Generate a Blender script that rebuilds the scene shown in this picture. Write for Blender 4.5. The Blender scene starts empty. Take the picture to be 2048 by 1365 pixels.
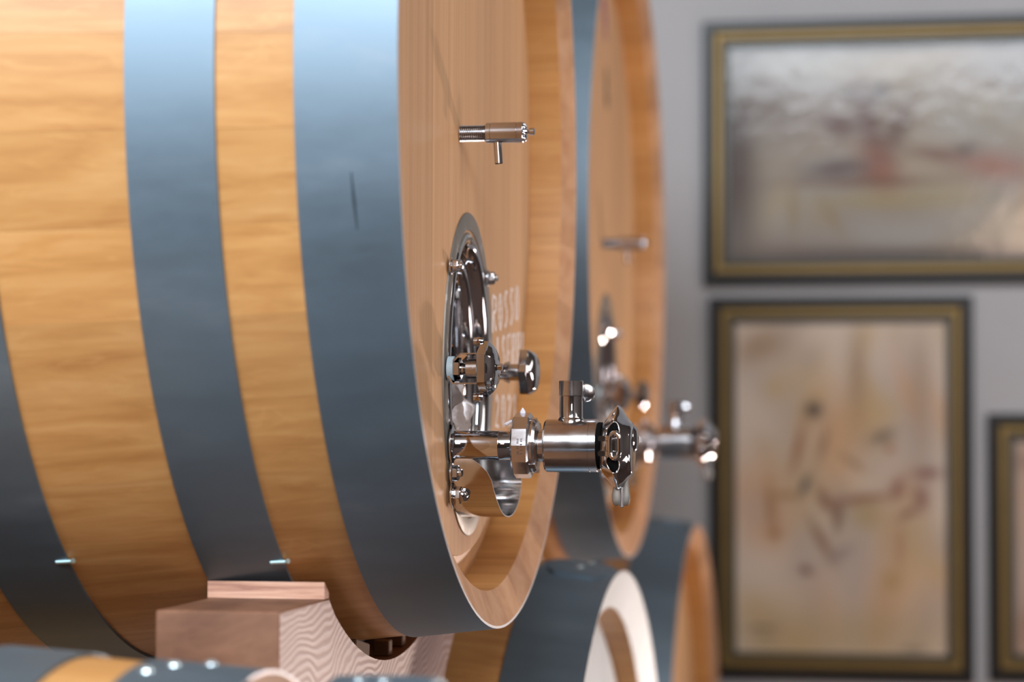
import bpy, bmesh, math, random
from mathutils import Vector, Matrix
R_ = math.radians
random.seed(7)
scene = bpy.context.scene
C = scene.collection
ZC = 2.75                                   # height of the upper barrels' axis above the floor

# ------------------------------------------------------------------ camera
cam_d = bpy.data.cameras.new('camera'); cam = bpy.data.objects.new('camera', cam_d); C.objects.link(cam)
yaw, pitch, roll = 0.1701, 0.0407, 0.0025
fw = Vector((-math.sin(yaw)*math.cos(pitch), math.cos(yaw)*math.cos(pitch), math.sin(pitch)))
rt = Vector((math.cos(yaw), math.sin(yaw), 0)); up = rt.cross(fw)
r2 = rt*math.cos(roll)+up*math.sin(roll); u2 = -rt*math.sin(roll)+up*math.cos(roll)
M = Matrix((r2, u2, -fw)).transposed().to_4x4(); M.translation = Vector((0.5985, -3.4247, ZC-0.4638))
cam.matrix_world = M
cam_d.sensor_width = 36; cam_d.lens = 4636.6/2048*36
cam_d.clip_start = .05; cam_d.clip_end = 60
cam_d.dof.use_dof = True; cam_d.dof.focus_distance = 3.33; cam_d.dof.aperture_fstop = 2.1
scene.camera = cam

# ------------------------------------------------------------------ world and lights
w = bpy.data.worlds.new('world'); scene.world = w; w.use_nodes = True
w.node_tree.nodes['Background'].inputs[0].default_value = (.55, .68, .85, 1)
w.node_tree.nodes['Background'].inputs[1].default_value = .6

def area(name, loc, target, sx, sy, power, col, spread=180):
    d = bpy.data.lights.new(name, 'AREA'); d.shape = 'RECTANGLE'; d.size = sx; d.size_y = sy
    d.energy = power; d.color = col; d.spread = R_(spread)
    o = bpy.data.objects.new(name, d); C.objects.link(o); o.location = loc
    o.rotation_euler = (Vector(target)-Vector(loc)).to_track_quat('-Z', 'Y').to_euler()
    return o
# daylight through the high windows in the wall behind the camera
area('window_daylight', (-.6, -6.3, ZC+3.2), (-.6, 0, ZC+.2), 7.0, 2.0, 920, (.84, .92, 1.0))
# cool area light added further left behind the camera to brighten the hoops
area('hoop_fill', (-3.5, -6.3, ZC+1.9), (-.8, 0, ZC+.3), 2.8, 1.5, 60, (.30, .68, 1.0))
# unseen fill light added on the right to brighten the barrel heads
area('side_fill', (3.9, -1.0, ZC+1.9), (0, 0, ZC-.1), 3.2, 2.0, 72, (1.0, .95, .90))
# low warm area light added on the far right, aligned with the sampling tap's shadow
area('low_warm_glow', (1.55, 2.9, ZC-1.6), (0, 0, ZC-.1), .16, .20, 44, (1.0, .82, .72))
area('sun_patch_glow', (3.6, .2, ZC-1.7), (0, -.2, ZC-.8), 1.0, .8, 30, (1.0, .82, .80))
area('hall_lamp', (1.6, -5.8, ZC+.95), (0, 1, ZC-.4), .7, .6, 26, (1.0, .72, .60))
scene.view_settings.view_transform = 'Standard'
scene.view_settings.look = 'None'
scene.view_settings.exposure = 0.0
scene.view_settings.gamma = 1.0
scene.view_settings.use_curve_mapping = False

# ------------------------------------------------------------------ materials
def mat(name):
    m = bpy.data.materials.new(name); m.use_nodes = True
    nt = m.node_tree; b = nt.nodes['Principled BSDF']
    return m, nt, b
def N(nt, t, **kw):
    n = nt.nodes.new(t)
    for k, v in kw.items(): setattr(n, k, v)
    return n
def ramp(nt, fac, stops):
    r = N(nt, 'ShaderNodeValToRGB'); e = r.color_ramp.elements
    while len(e) > 1: e.remove(e[-1])
    e[0].position = stops[0][0]; e[0].color = (*stops[0][1], 1)
    for p, c in stops[1:]:
        x = e.new(p); x.color = (*c, 1)
    nt.links.new(fac, r.inputs[0]); return r
def objvec(nt, scale, rnd=7.0):
    tc = N(nt, 'ShaderNodeTexCoord'); oi = N(nt, 'ShaderNodeObjectInfo')
    mp = N(nt, 'ShaderNodeMapping'); mp.inputs['Scale'].default_value = scale
    mul = N(nt, 'ShaderNodeMath', operation='MULTIPLY'); mul.inputs[1].default_value = rnd
    nt.links.new(oi.outputs['Random'], mul.inputs[0])
    add = N(nt, 'ShaderNodeVectorMath', operation='ADD')
    nt.links.new(tc.outputs['Object'], mp.inputs[0]); nt.links.new(mp.outputs[0], add.inputs[0])
    nt.links.new(mul.outputs[0], add.inputs[1])
    return add.outputs[0], oi
def wood(name, dark, mid, light, scale, rough=.42, vary=.18, bump=.15, fine=None, spec=.5, fleck=0):
    m, nt, b = mat(name)
    v, oi = objvec(nt, scale)
    n1 = N(nt, 'ShaderNodeTexNoise'); n1.inputs['Scale'].default_value = 1.0; n1.inputs['Detail'].default_value = 7
    n1.inputs['Roughness'].default_value = .62; n1.inputs['Distortion'].default_value = .6
    nt.links.new(v, n1.inputs['Vector'])
    r = ramp(nt, n1.outputs['Fac'], [(.30, dark), (.5, mid), (.68, light)])
    col = r.outputs[0]
    if fleck:
        fv, _ = objvec(nt, (5, 5, 22), 3.0)
        fn = N(nt, 'ShaderNodeTexNoise'); fn.inputs['Scale'].default_value = 1.6; fn.inputs['Detail'].default_value = 2; fn.inputs['Distortion'].default_value = 1.6
        nt.links.new(fv, fn.inputs['Vector'])
        fr = ramp(nt, fn.outputs['Fac'], [(.60, (0, 0, 0)), (.66, (1, 1, 1)), (.70, (0, 0, 0))])
        mf = N(nt, 'ShaderNodeMath', operation='MULTIPLY'); mf.inputs[1].default_value = fleck
        nt.links.new(fr.outputs[0], mf.inputs[0])
        mx = N(nt, 'ShaderNodeMix', data_type='RGBA'); nt.links.new(mf.outputs[0], mx.inputs[0])
        nt.links.new(col, mx.inputs[6]); mx.inputs[7].default_value = (min(1, light[0]*1.15), min(1, light[1]*1.2), min(1, light[2]*1.2), 1)
        col = mx.outputs[2]
    hs = N(nt, 'ShaderNodeHueSaturation'); nt.links.new(col, hs.inputs['Color'])
    mr = N(nt, 'ShaderNodeMapRange'); mr.inputs[3].default_value = 1-vary; mr.inputs[4].default_value = 1+vary
    nt.links.new(oi.outputs['Random'], mr.inputs[0]); nt.links.new(mr.outputs[0], hs.inputs['Value'])
    nt.links.new(hs.outputs[0], b.inputs['Base Color'])
    b.inputs['Roughness'].default_value = rough
    b.inputs['Specular IOR Level'].default_value = spec
    bp = N(nt, 'ShaderNodeBump'); bp.inputs['Strength'].default_value = bump; bp.inputs['Distance'].default_value = .002
    nt.links.new(n1.outputs['Fac'], bp.inputs['Height']); nt.links.new(bp.outputs[0], b.inputs['Normal'])
    return m
W_STAVE = wood('oak_stave', (.45, .200, .060), (.56, .275, .090), (.63, .335, .125), (1.3, 42, 42), .40, .07, .05, spec=.5, fleck=.25)
W_HEAD = wood('oak_head', (.53, .290, .135), (.60, .345, .170), (.655, .395, .205), (60, 60, .8), .50, .09, .06)
W_CHIME = wood('oak_end_grain', (.42, .20, .10), (.54, .29, .15), (.62, .36, .21), (14, 14, 14), .5, .16, .1)
W_PALE = wood('pale_oak', (.52, .57, .60), (.58, .63, .66), (.65, .70, .73), (10, 10, 10), .45, .04, .05)  # paler, bluish oak tone for one lower barrel's chime and head
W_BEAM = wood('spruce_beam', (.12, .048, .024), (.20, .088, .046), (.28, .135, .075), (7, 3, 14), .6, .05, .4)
W_WEDGE = wood('spruce_wedge', (.26, .10, .065), (.56, .30, .20), (.70, .42, .30), (5, 8, 110), .6, .05, .8)

def spruce_end(name):
    m, nt, b = mat(name)
    tc = N(nt, 'ShaderNodeTexCoord'); mp = N(nt, 'ShaderNodeMapping')
    mp.inputs['Scale'].default_value = (1, .55, 1.4); mp.inputs['Location'].default_value = (0, .50, .25); mp.inputs['Rotation'].default_value = (R_(22), 0, 0)
    nt.links.new(tc.outputs['Object'], mp.inputs[0])
    wv = N(nt, 'ShaderNodeTexWave', wave_type='RINGS', rings_direction='X'); wv.inputs['Scale'].default_value = 21; wv.inputs['Distortion'].default_value = 4
    wv.inputs['Detail'].default_value = 4; wv.inputs['Detail Scale'].default_value = .55; wv.inputs['Detail Roughness'].default_value = .62
    wn = N(nt, 'ShaderNodeTexNoise'); wn.inputs['Scale'].default_value = 5.5; wn.inputs['Detail'].default_value = 1.5
    nt.links.new(tc.outputs['Object'], wn.inputs['Vector'])
    sc = N(nt, 'ShaderNodeVectorMath', operation='SCALE'); sc.inputs['Scale'].default_value = .16; nt.links.new(wn.outputs['Color'], sc.inputs[0])
    ad = N(nt, 'ShaderNodeVectorMath', operation='ADD'); nt.links.new(mp.outputs[0], ad.inputs[0]); nt.links.new(sc.outputs[0], ad.inputs[1])
    nt.links.new(ad.outputs[0], wv.inputs['Vector'])
    r = ramp(nt, wv.outputs['Fac'], [(.0, (.50, .33, .28)), (.15, (.57, .40, .345)), (.8, (.62, .455, .405)), (1, (.72, .58, .54))])
    nt.links.new(r.outputs[0], b.inputs['Base Color']); b.inputs['Roughness'].default_value = .5
    bp = N(nt, 'ShaderNodeBump'); bp.inputs['Strength'].default_value = .2; bp.inputs['Distance'].default_value = .002
    nt.links.new(wv.outputs['Fac'], bp.inputs['Height']); nt.links.new(bp.outputs[0], b.inputs['Normal'])
    return m
W_END = spruce_end('spruce_sawn_face')

def metal(name, col, rough, metallic=1.0, smudge=0.0, mcol=None, scale=(3, 9, 9)):
    m, nt, b = mat(name)
    b.inputs['Metallic'].default_value = metallic
    if smudge:
        v, oi = objvec(nt, scale, 3.0)
        n = N(nt, 'ShaderNodeTexNoise'); n.inputs['Scale'].default_value = 1; n.inputs['Detail'].default_value = 6; n.inputs['Roughness'].default_value = .65
        nt.links.new(v, n.inputs['Vector'])
        r = ramp(nt, n.outputs['Fac'], [(.35, col), (.58, tuple(c*1.12 for c in col)), (.72, mcol or tuple(min(1, c*1.5) for c in col))])
        nt.links.new(r.outputs[0], b.inputs['Base Color'])
        mr = N(nt, 'ShaderNodeMapRange'); mr.inputs[1].default_value = .3; mr.inputs[2].default_value = .7
        mr.inputs[3].default_value = rough-smudge; mr.inputs[4].default_value = rough+smudge
        nt.links.new(n.outputs['Fac'], mr.inputs[0]); nt.links.new(mr.outputs[0], b.inputs['Roughness'])
    else:
        b.inputs['Base Color'].default_value = (*col, 1); b.inputs['Roughness'].default_value = rough
    return m
M_HOOP = metal('cool_tinted_hoop', (.185, .245, .295), .56, .90, .05, (.25, .31, .36))  # cool tint in the colour stands in for blue daylight reflected by grey steel
M_EDGE = metal('bare_hoop_edge', (.85, .85, .88), .35, .7)
M_CHROME = metal('polished_steel', (.54, .54, .56), .06)
M_BRUSH = metal('brushed_steel', (.52, .515, .53), .19, 1, .05, (.60, .60, .61), (30, 60, 60))
M_PLATE = metal('matt_steel_plate', (.28, .26, .235), .55, .8, .08, (.55, .54, .52), (25, 25, 25))
M_SHEET = metal('steel_sheet', (.60, .61, .63), .10)
M_DARK = metal('recess_shade', (.004, .004, .004), .95, 0); M_DARK.node_tree.nodes['Principled BSDF'].inputs['Specular IOR Level'].default_value = .1  # near-black colour for the shade in the valve gap, cap pockets and spout mouth
M_ZINC = metal('zinc_nail', (.60, .78, .76), .3, .8)
M_RIVET = metal('bare_rivet_head', (.80, .92, .96), .22, .85)
def plain(name, col, rough=.5, metallic=0, **kw):
    m, nt, b = mat(name); b.inputs['Base Color'].default_value = (*col, 1); b.inputs['Roughness'].default_value = rough
    b.inputs['Metallic'].default_value = metallic
    for k, v in kw.items(): b.inputs[k].default_value = v
    return m
M_WASHER = plain('blue_white_plastic', (.50, .66, .76), .4)
M_CHALK = plain('white_chalk', (.92, .82, .76), .9)
M_TAPE = plain('white_thread_tape', (.80, .80, .88), .6)
M_FILM = plain('crumpled_film', (.72, .66, .64), .18, 0, **{'Transmission Weight': .45, 'IOR': 1.3})
M_RED = plain('red_print', (.6, .08, .08), .5)
M_INK = plain('etched_marks', (.05, .045, .045), .6)
M_STAMP = plain('burnt_stamp', (.16, .10, .065), .8)
M_PURPLE = plain('purple_marker', (.30, .10, .20), .7)
M_STONE = plain('spacer_granule', (.17, .10, .06), .8)

def wallmat(name, col, bump=.2, sc=30):
    m, nt, b = mat(name); v, oi = objvec(nt, (1, 1, 1), 0)
    n = N(nt, 'ShaderNodeTexNoise'); n.inputs['Scale'].default_value = 1.3; n.inputs['Detail'].default_value = 4; nt.links.new(v, n.inputs['Vector'])
    r = ramp(nt, n.outputs['Fac'], [(.3, tuple(c*.93 for c in col)), (.7, tuple(c*1.05 for c in col))])
    nt.links.new(r.outputs[0], b.inputs['Base Color']); b.inputs['Roughness'].default_value = .85
    n2 = N(nt, 'ShaderNodeTexNoise'); n2.inputs['Scale'].default_value = sc; nt.links.new(v, n2.inputs['Vector'])
    bp = N(nt, 'ShaderNodeBump'); bp.inputs['Strength'].default_value = bump; bp.inputs['Distance'].default_value = .003
    nt.links.new(n2.outputs['Fac'], bp.inputs['Height']); nt.links.new(bp.outputs[0], b.inputs['Normal'])
    return m
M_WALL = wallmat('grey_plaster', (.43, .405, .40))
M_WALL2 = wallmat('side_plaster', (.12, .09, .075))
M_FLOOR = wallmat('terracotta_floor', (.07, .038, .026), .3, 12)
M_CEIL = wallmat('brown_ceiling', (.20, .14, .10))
M_FBLACK = plain('black_moulding', (.014, .013, .012), .34, 0, **{'Specular IOR Level': .28})
M_GOLD = metal('old_gold_band', (.17, .105, .03), .45, .45, .05, (.22, .14, .05), (9, 9, 9))
M_FGREEN = plain('dark_green_lip', (.028, .032, .024), .4)

# ------------------------------------------------------------------ mesh helpers
def finish(name, bm, mats, parent=None, smooth=True, loc=None, angle=35):
    bmesh.ops.recalc_face_normals(bm, faces=bm.faces)
    me = bpy.data.meshes.new(name); bm.to_mesh(me); bm.free()
    return link(name, me, mats, parent, smooth, loc, angle)
def link(name, me, mats, parent=None, smooth=True, loc=None, angle=35):
    if not isinstance(mats, (list, tuple)): mats = [mats]
    for m in mats: me.materials.append(m)
    if smooth:
        me.polygons.foreach_set('use_smooth', [True]*len(me.polygons)); me.set_sharp_from_angle(angle=R_(angle))
    o = bpy.data.objects.new(name, me); C.objects.link(o)
    if parent: o.parent = parent
    if loc: o.location = loc
    return o
def tag(o, label=None, cat=None, group=None, kind=None):
    for k, v in (('label', label), ('category', cat), ('group', group), ('kind', kind)):
        if v: o[k] = v
    return o
def empty(name, loc):
    o = bpy.data.objects.new(name, None); o.empty_display_size = .1; C.objects.link(o); o.location = loc; return o
def box(bm, x0, x1, y0, y1, z0, z1, bev=0):
    vs = [bm.verts.new((x, y, z)) for x in (x0, x1) for y in (y0, y1) for z in (z0, z1)]
    fs = [(0, 1, 3, 2), (4, 6, 7, 5), (0, 4, 5, 1), (2, 3, 7, 6), (0, 2, 6, 4), (1, 5, 7, 3)]
    f = [bm.faces.new([vs[i] for i in q]) for q in fs]
    if bev:
        bmesh.ops.bevel(bm, geom=list({e for q in f for e in q.edges}), offset=bev, segments=2, affect='EDGES', clamp_overlap=True)
    return f
def lathe(bm, prof, axis='X', c=(0, 0, 0), n=32, ph=0, mod=None, ell=(1, 1), cap=(True, True)):
    """prof: list of (t, r) along the axis; mod(theta)-> radius factor"""
    rings = []
    for t, r in prof:
        ring = []
        for i in range(n):
            a = ph + 2*math.pi*i/n; rr = r*(mod(a, t) if mod else 1)
            ca, sa = rr*math.cos(a)*ell[0], rr*math.sin(a)*ell[1]
            p = {'X': (t, ca, sa), 'Y': (ca, t, sa), 'Z': (ca, sa, t)}[axis]
            ring.append(bm.verts.new((p[0]+c[0], p[1]+c[1], p[2]+c[2])))
        rings.append(ring)
    for a, b in zip(rings, rings[1:]):
        for i in range(n):
            j = (i+1) % n; bm.faces.new((a[i], a[j], b[j], b[i]))
    if cap[0]: bm.faces.new(rings[0])
    if cap[1]: bm.faces.new(rings[-1][::-1])
    return rings
def tube(bm, pts, r, n=10, closed=False, caps=True):
    pts = [Vector(p) for p in pts]; rings = []
    rs = r if isinstance(r, (list, tuple)) else [r]*len(pts)
    prev = None
    for i, p in enumerate(pts):
        if closed: t = pts[(i+1) % len(pts)]-pts[i-1]
        else: t = pts[min(i+1, len(pts)-1)]-pts[max(i-1, 0)]
        t.normalize()
        if prev is None:
            q = t.orthogonal().normalized()
        else:
            q = (prev-t*prev.dot(t)).normalized()
        prev = q; s = t.cross(q)
        rings.append([bm.verts.new(p+(q*math.cos(2*math.pi*k/n)+s*math.sin(2*math.pi*k/n))*rs[i]) for k in range(n)])
    m = len(rings)
    for i in range(m if closed else m-1):
        a, b = rings[i], rings[(i+1) % m]
        for k in range(n):
            bm.faces.new((a[k], a[(k+1) % n], b[(k+1) % n], b[k]))
    if not closed and caps:
        bm.faces.new(rings[0][::-1]); bm.faces.new(rings[-1])
def prism(bm, poly, a0, a1, axis='X'):
    """extrude a polygon (u,v) along an axis"""
    def P(u, v, t): return {'X': (t, u, v), 'Y': (u, t, v), 'Z': (u, v, t)}[axis]
    A = [bm.verts.new(P(u, v, a0)) for u, v in poly]; B = [bm.verts.new(P(u, v, a1)) for u, v in poly]
    f0 = bm.faces.new(A[::-1]); f1 = bm.faces.new(B); n = len(poly); s = []
    for i in range(n): s.append(bm.faces.new((A[i], A[(i+1) % n], B[(i+1) % n], B[i])))
    return f0, f1, s

# ------------------------------------------------------------------ room
X0, X1, Y0, Y1, ZT = -5.2, 4.2, -6.6, 4.3, ZC+4.3
def struct(name, bm, m, smooth=False):
    o = finish(name, bm, m, smooth=smooth); o['kind'] = 'structure'; return o
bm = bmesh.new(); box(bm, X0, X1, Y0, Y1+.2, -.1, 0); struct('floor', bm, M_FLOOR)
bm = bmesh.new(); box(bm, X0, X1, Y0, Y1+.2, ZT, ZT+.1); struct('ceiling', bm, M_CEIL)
bm = bmesh.new(); box(bm, X0, X1, Y1, Y1+.2, 0, ZT); struct('wall_back', bm, M_WALL)
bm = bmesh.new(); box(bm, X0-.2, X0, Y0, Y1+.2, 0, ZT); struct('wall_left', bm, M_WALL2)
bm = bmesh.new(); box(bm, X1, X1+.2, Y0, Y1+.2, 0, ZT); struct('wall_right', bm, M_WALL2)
# wall behind the camera with one long high window opening
bm = bmesh.new()
wz0, wz1, wx0, wx1 = ZC+2.15, ZC+4.25, -4.2, 3.0
box(bm, X0, X1, Y0-.2, Y0, 0, wz0); box(bm, X0, X1, Y0-.2, Y0, wz1, ZT)
box(bm, X0, wx0, Y0-.2, Y0, wz0, wz1); box(bm, wx1, X1, Y0-.2, Y0, wz0, wz1)
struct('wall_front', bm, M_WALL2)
bm = bmesh.new()
for i in range(7):
    x = wx0+(wx1-wx0)*i/6; box(bm, x-.03, x+.03, Y0-.12, Y0-.04, wz0, wz1)
box(bm, wx0, wx1, Y0-.12, Y0-.04, wz0, wz0+.06); box(bm, wx0, wx1, Y0-.12, Y0-.04, wz1-.06, wz1)
struct('window_1', bm, plain('grey_window_bars', (.15, .15, .15), .5))

# ------------------------------------------------------------------ barrel parts
def prof_r(s, R, L=2.0):
    s = min(s, L-s); return R-.004+.1*(R/.75)*(1-(1-max(0, min(s, 1.0)))**1.2)
def stave_mesh(R, n, L=2.0, bev=0):
    """one stave centred on angle 0 (towards -y), barrel axis = x, front end at x=0"""
    half = math.pi/n - .00012/R
    ss = [0, .02, .06, .12, .2, .3, .42, .55, .7, .85, 1.0, 1.15, 1.3, 1.45, 1.58, 1.7, 1.8, 1.88, 1.94, 1.98, 2.0]
    outer = [(-s, prof_r(s, R)) for s in ss]
    ri = R-.055-bev; RBV = bev
    inner = [(-L+.0, ri+.045), (-L+.02, ri), (-L+.10, ri), (-1.5, ri+.03), (-1.0, ri+.045), (-.5, ri+.03), (-.10, ri), (-.02-bev*.5, ri), (0, ri+.048+bev)]
    prof = outer+inner[1:-1]
    bm = bmesh.new(); K = 4; cols = []
    for k in range(K+1):
        a = -half+2*half*k/K
        cols.append([bm.verts.new((x, -r*math.cos(a), r*math.sin(a))) for x, r in prof])
    m = len(prof)
    for k in range(K):
        A, B = cols[k], cols[k+1]
        for i in range(m):
            j = (i+1) % m
            f = bm.faces.new((A[i], A[j], B[j], B[i]))
            if i == m-1: f.material_index = 1            # bevelled front end
    bm.faces.new(cols[0]); bm.faces.new(cols[-1][::-1])
    bmesh.ops.recalc_face_normals(bm, faces=bm.faces)
    me = bpy.data.meshes.new('stave'); bm.to_mesh(me); bm.free()
    me.polygons.foreach_set('use_smooth', [True]*len(me.polygons)); me.set_sharp_from_angle(angle=R_(30))
    return me
def hoop_obj(R, s0, s1, root, off, th=.004, mt=None):
    bm = bmesh.new(); n = 144; K = 6
    ss = [s0+(s1-s0)*k/K for k in range(K+1)]
    out = [(-s, prof_r(s, R)+th) for s in ss]; inn = [(-s, prof_r(s, R)+.0002) for s in ss][::-1]
    pr = out+inn; m = len(pr); rings = []
    for x, r in pr:
        rings.append([bm.verts.new((x, r*math.cos(2*math.pi*i/n), r*math.sin(2*math.pi*i/n))) for i in range(n)])
    for a in range(m):
        b = (a+1) % m
        for i in range(n):
            j = (i+1) % n; f = bm.faces.new((rings[a][i], rings[a][j], rings[b][j], rings[b][i]))
            if a == m-1 and s0 == 0: f.material_index = 1
    o = finish('hoop', bm, [mt or M_HOOP, M_EDGE], root, loc=off)
    return o
HX = -.068
def head_board(R, y0, y1, root, off, m, hole=None):
    RH = R-.052; RB = R-.107
    def fx(y, z):
        r = math.hypot(y, z)
        return HX if r <= RB else HX-.016*(r-RB)/(RH-RB)-.0015
    bm = bmesh.new(); ny = 6; cols = []
    ys = [y0+.0004+(y1-y0-.0008)*i/ny for i in range(ny+1)]
    for y in ys:
        y = max(-RH*.9995, min(RH*.9995, y))
        zo = math.sqrt(RH*RH-y*y); zi = math.sqrt(RB*RB-y*y) if abs(y) < RB*.999 else zo*.35
        q = [-zo, -(zo*.5+zi*.5), -zi-.0012, -zi] + [zi*t for t in (-.8, -.6, -.4, -.2, 0, .2, .4, .6, .8)] + [zi, zi+.0012, zo*.5+zi*.5, zo]
        F = [bm.verts.new((fx(y, z), y, z)) for z in q]; B = [bm.verts.new((HX-.035, y, z)) for z in q]
        cols.append((F, B))
    for (F0, B0), (F1, B1) in zip(cols, cols[1:]):
        for i in range(len(F0)-1):
            bm.faces.new((F0[i], F0[i+1], F1[i+1], F1[i])); bm.faces.new((B0[i], B1[i], B1[i+1], B0[i+1]))
        bm.faces.new((F0[0], F1[0], B1[0], B0[0])); bm.faces.new((F0[-1], B0[-1], B1[-1], F1[-1]))
    for F, B in (cols[0], cols[-1]):
        for i in range(len(F)-1): bm.faces.new((F[i], F[i+1], B[i+1], B[i]))
    o = finish('head_board', bm, m, root, smooth=True, loc=off, angle=12)
    if hole and y1 > hole[0]-hole[2] and y0 < hole[0]+hole[2]:
        hb = bmesh.new(); lathe(hb, [(-.2, 1), (.1, 1)], 'X', (0, hole[0], hole[1]), 64, ell=(hole[2], hole[3]))
        h = finish('hole_cutter', hb, m, None, smooth=False, loc=(root.location+Vector(off)))
        bpy.context.view_layer.update()
        md = o.modifiers.new('b', 'BOOLEAN'); md.operation = 'DIFFERENCE'; md.object = h; md.solver = 'EXACT'
        dg = bpy.context.evaluated_depsgraph_get(); me = bpy.data.meshes.new_from_object(o.evaluated_get(dg))
        o.modifiers.clear(); o.data = me; me.set_sharp_from_angle(angle=R_(12))
        bpy.data.objects.remove(h)
    return o
def make_barrel(name, loc, R, hoops, label, group, n=42, hole=None, mh=None, mc=None, ms=None, edges=None, bev=0):
    base = prof_r(1.0, R)+.004
    root = empty(name, (loc[0], loc[1], ZC+loc[2]-base)); off = (0, 0, base)
    tag(root, label, 'barrel', group)
    me = stave_mesh(R, n, bev=bev)
    me.materials.append(ms or W_STAVE); me.materials.append(mc or W_CHIME)
    for k in range(n):
        o = bpy.data.objects.new('stave', me); C.objects.link(o); o.parent = root; o.location = off
        o.rotation_euler = (2*math.pi*(k+.35)/n, 0, 0)
    hs = [hoop_obj(R, a, b, root, off) for a, b in hoops]
    hs += [hoop_obj(R, 2.0-b, 2.0-a, root, off) for a, b in hoops]
    RH = R-.052
    ed = edges or [-1, -.78, -.558, -.304, -.02, .18, .40, .615, .80, 1]
    for a, b in zip(ed, ed[1:]):
        head_board(R, a*RH, b*RH, root, off, mh or W_HEAD, hole)
    bm = bmesh.new(); lathe(bm, [(-1.93, RH), (-1.90, RH)], 'X', n=64); finish('back_head', bm, W_HEAD, root, smooth=True, loc=off)
    return root, off, hs

# ---- manhole centre, in barrel-local coordinates (x outwards from the rim plane)
MY, MZ, MA, MB = .060, -.3700, .198, .247
def ering(bm, prof, n=96, my=MY, mz=MZ, a=MA, b=MB, close=False):
    rings = [[bm.verts.new((x, my+(a-d)*math.cos(2*math.pi*i/n), mz+(b-d)*math.sin(2*math.pi*i/n))) for i in range(n)] for d, x in prof]
    for A, B in zip(rings, rings[1:]):
        for i in range(n):
            j = (i+1) % n; bm.faces.new((A[i], A[j], B[j], B[i]))
    if close: bm.faces.new(rings[-1])
    return rings
def hexmod(soft=.0, ph=0):
    # radius factor of a rounded hexagon with corner at ph
    def f(a, t):
        q = ((a-ph) % (math.pi/3))-math.pi/6
        h = math.cos(math.pi/6)/math.cos(q)
        return h*(1-soft)+soft*.97
    return f
def hexnut(name, c, r, h, parent, axis='X', ph=0, m=None, flange=0, dome=0):
    bm = bmesh.new()
    p = []
    if flange: lathe(bm, [(0, flange), (.0022, flange), (.003, flange*.9)], axis, c, 24)
    x0 = .002 if flange else 0
    lathe(bm, [(x0, r*.93), (x0+h*.12, r), (x0+h*.85, r), (x0+h, r*.88)], axis, c, 48, mod=hexmod(.08, ph))
    if dome:
        q = [(x0+h+dome*math.sin(t)*1.0, r*.82*math.cos(t)) for t in [i*math.pi/2/8 for i in range(8)]]
        lathe(bm, q, axis, c, 24)
    else:
        lathe(bm, [(x0+h, r*.5), (x0+h+.004, r*.5), (x0+h+.005, r*.42)], axis, c, 16)
    return finish(name, bm, m or M_BRUSH, parent, angle=30)
def thread(bm, x0, x1, r, c, pitch=.0015, n=20, d=.0008, axis='X'):
    pr = []; x = x0
    while x < x1-pitch*.5:
        pr += [(x, r-d), (x+pitch*.5, r)]; x += pitch
    pr.append((x1, r-d)); lathe(bm, pr, axis, c, n)

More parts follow.
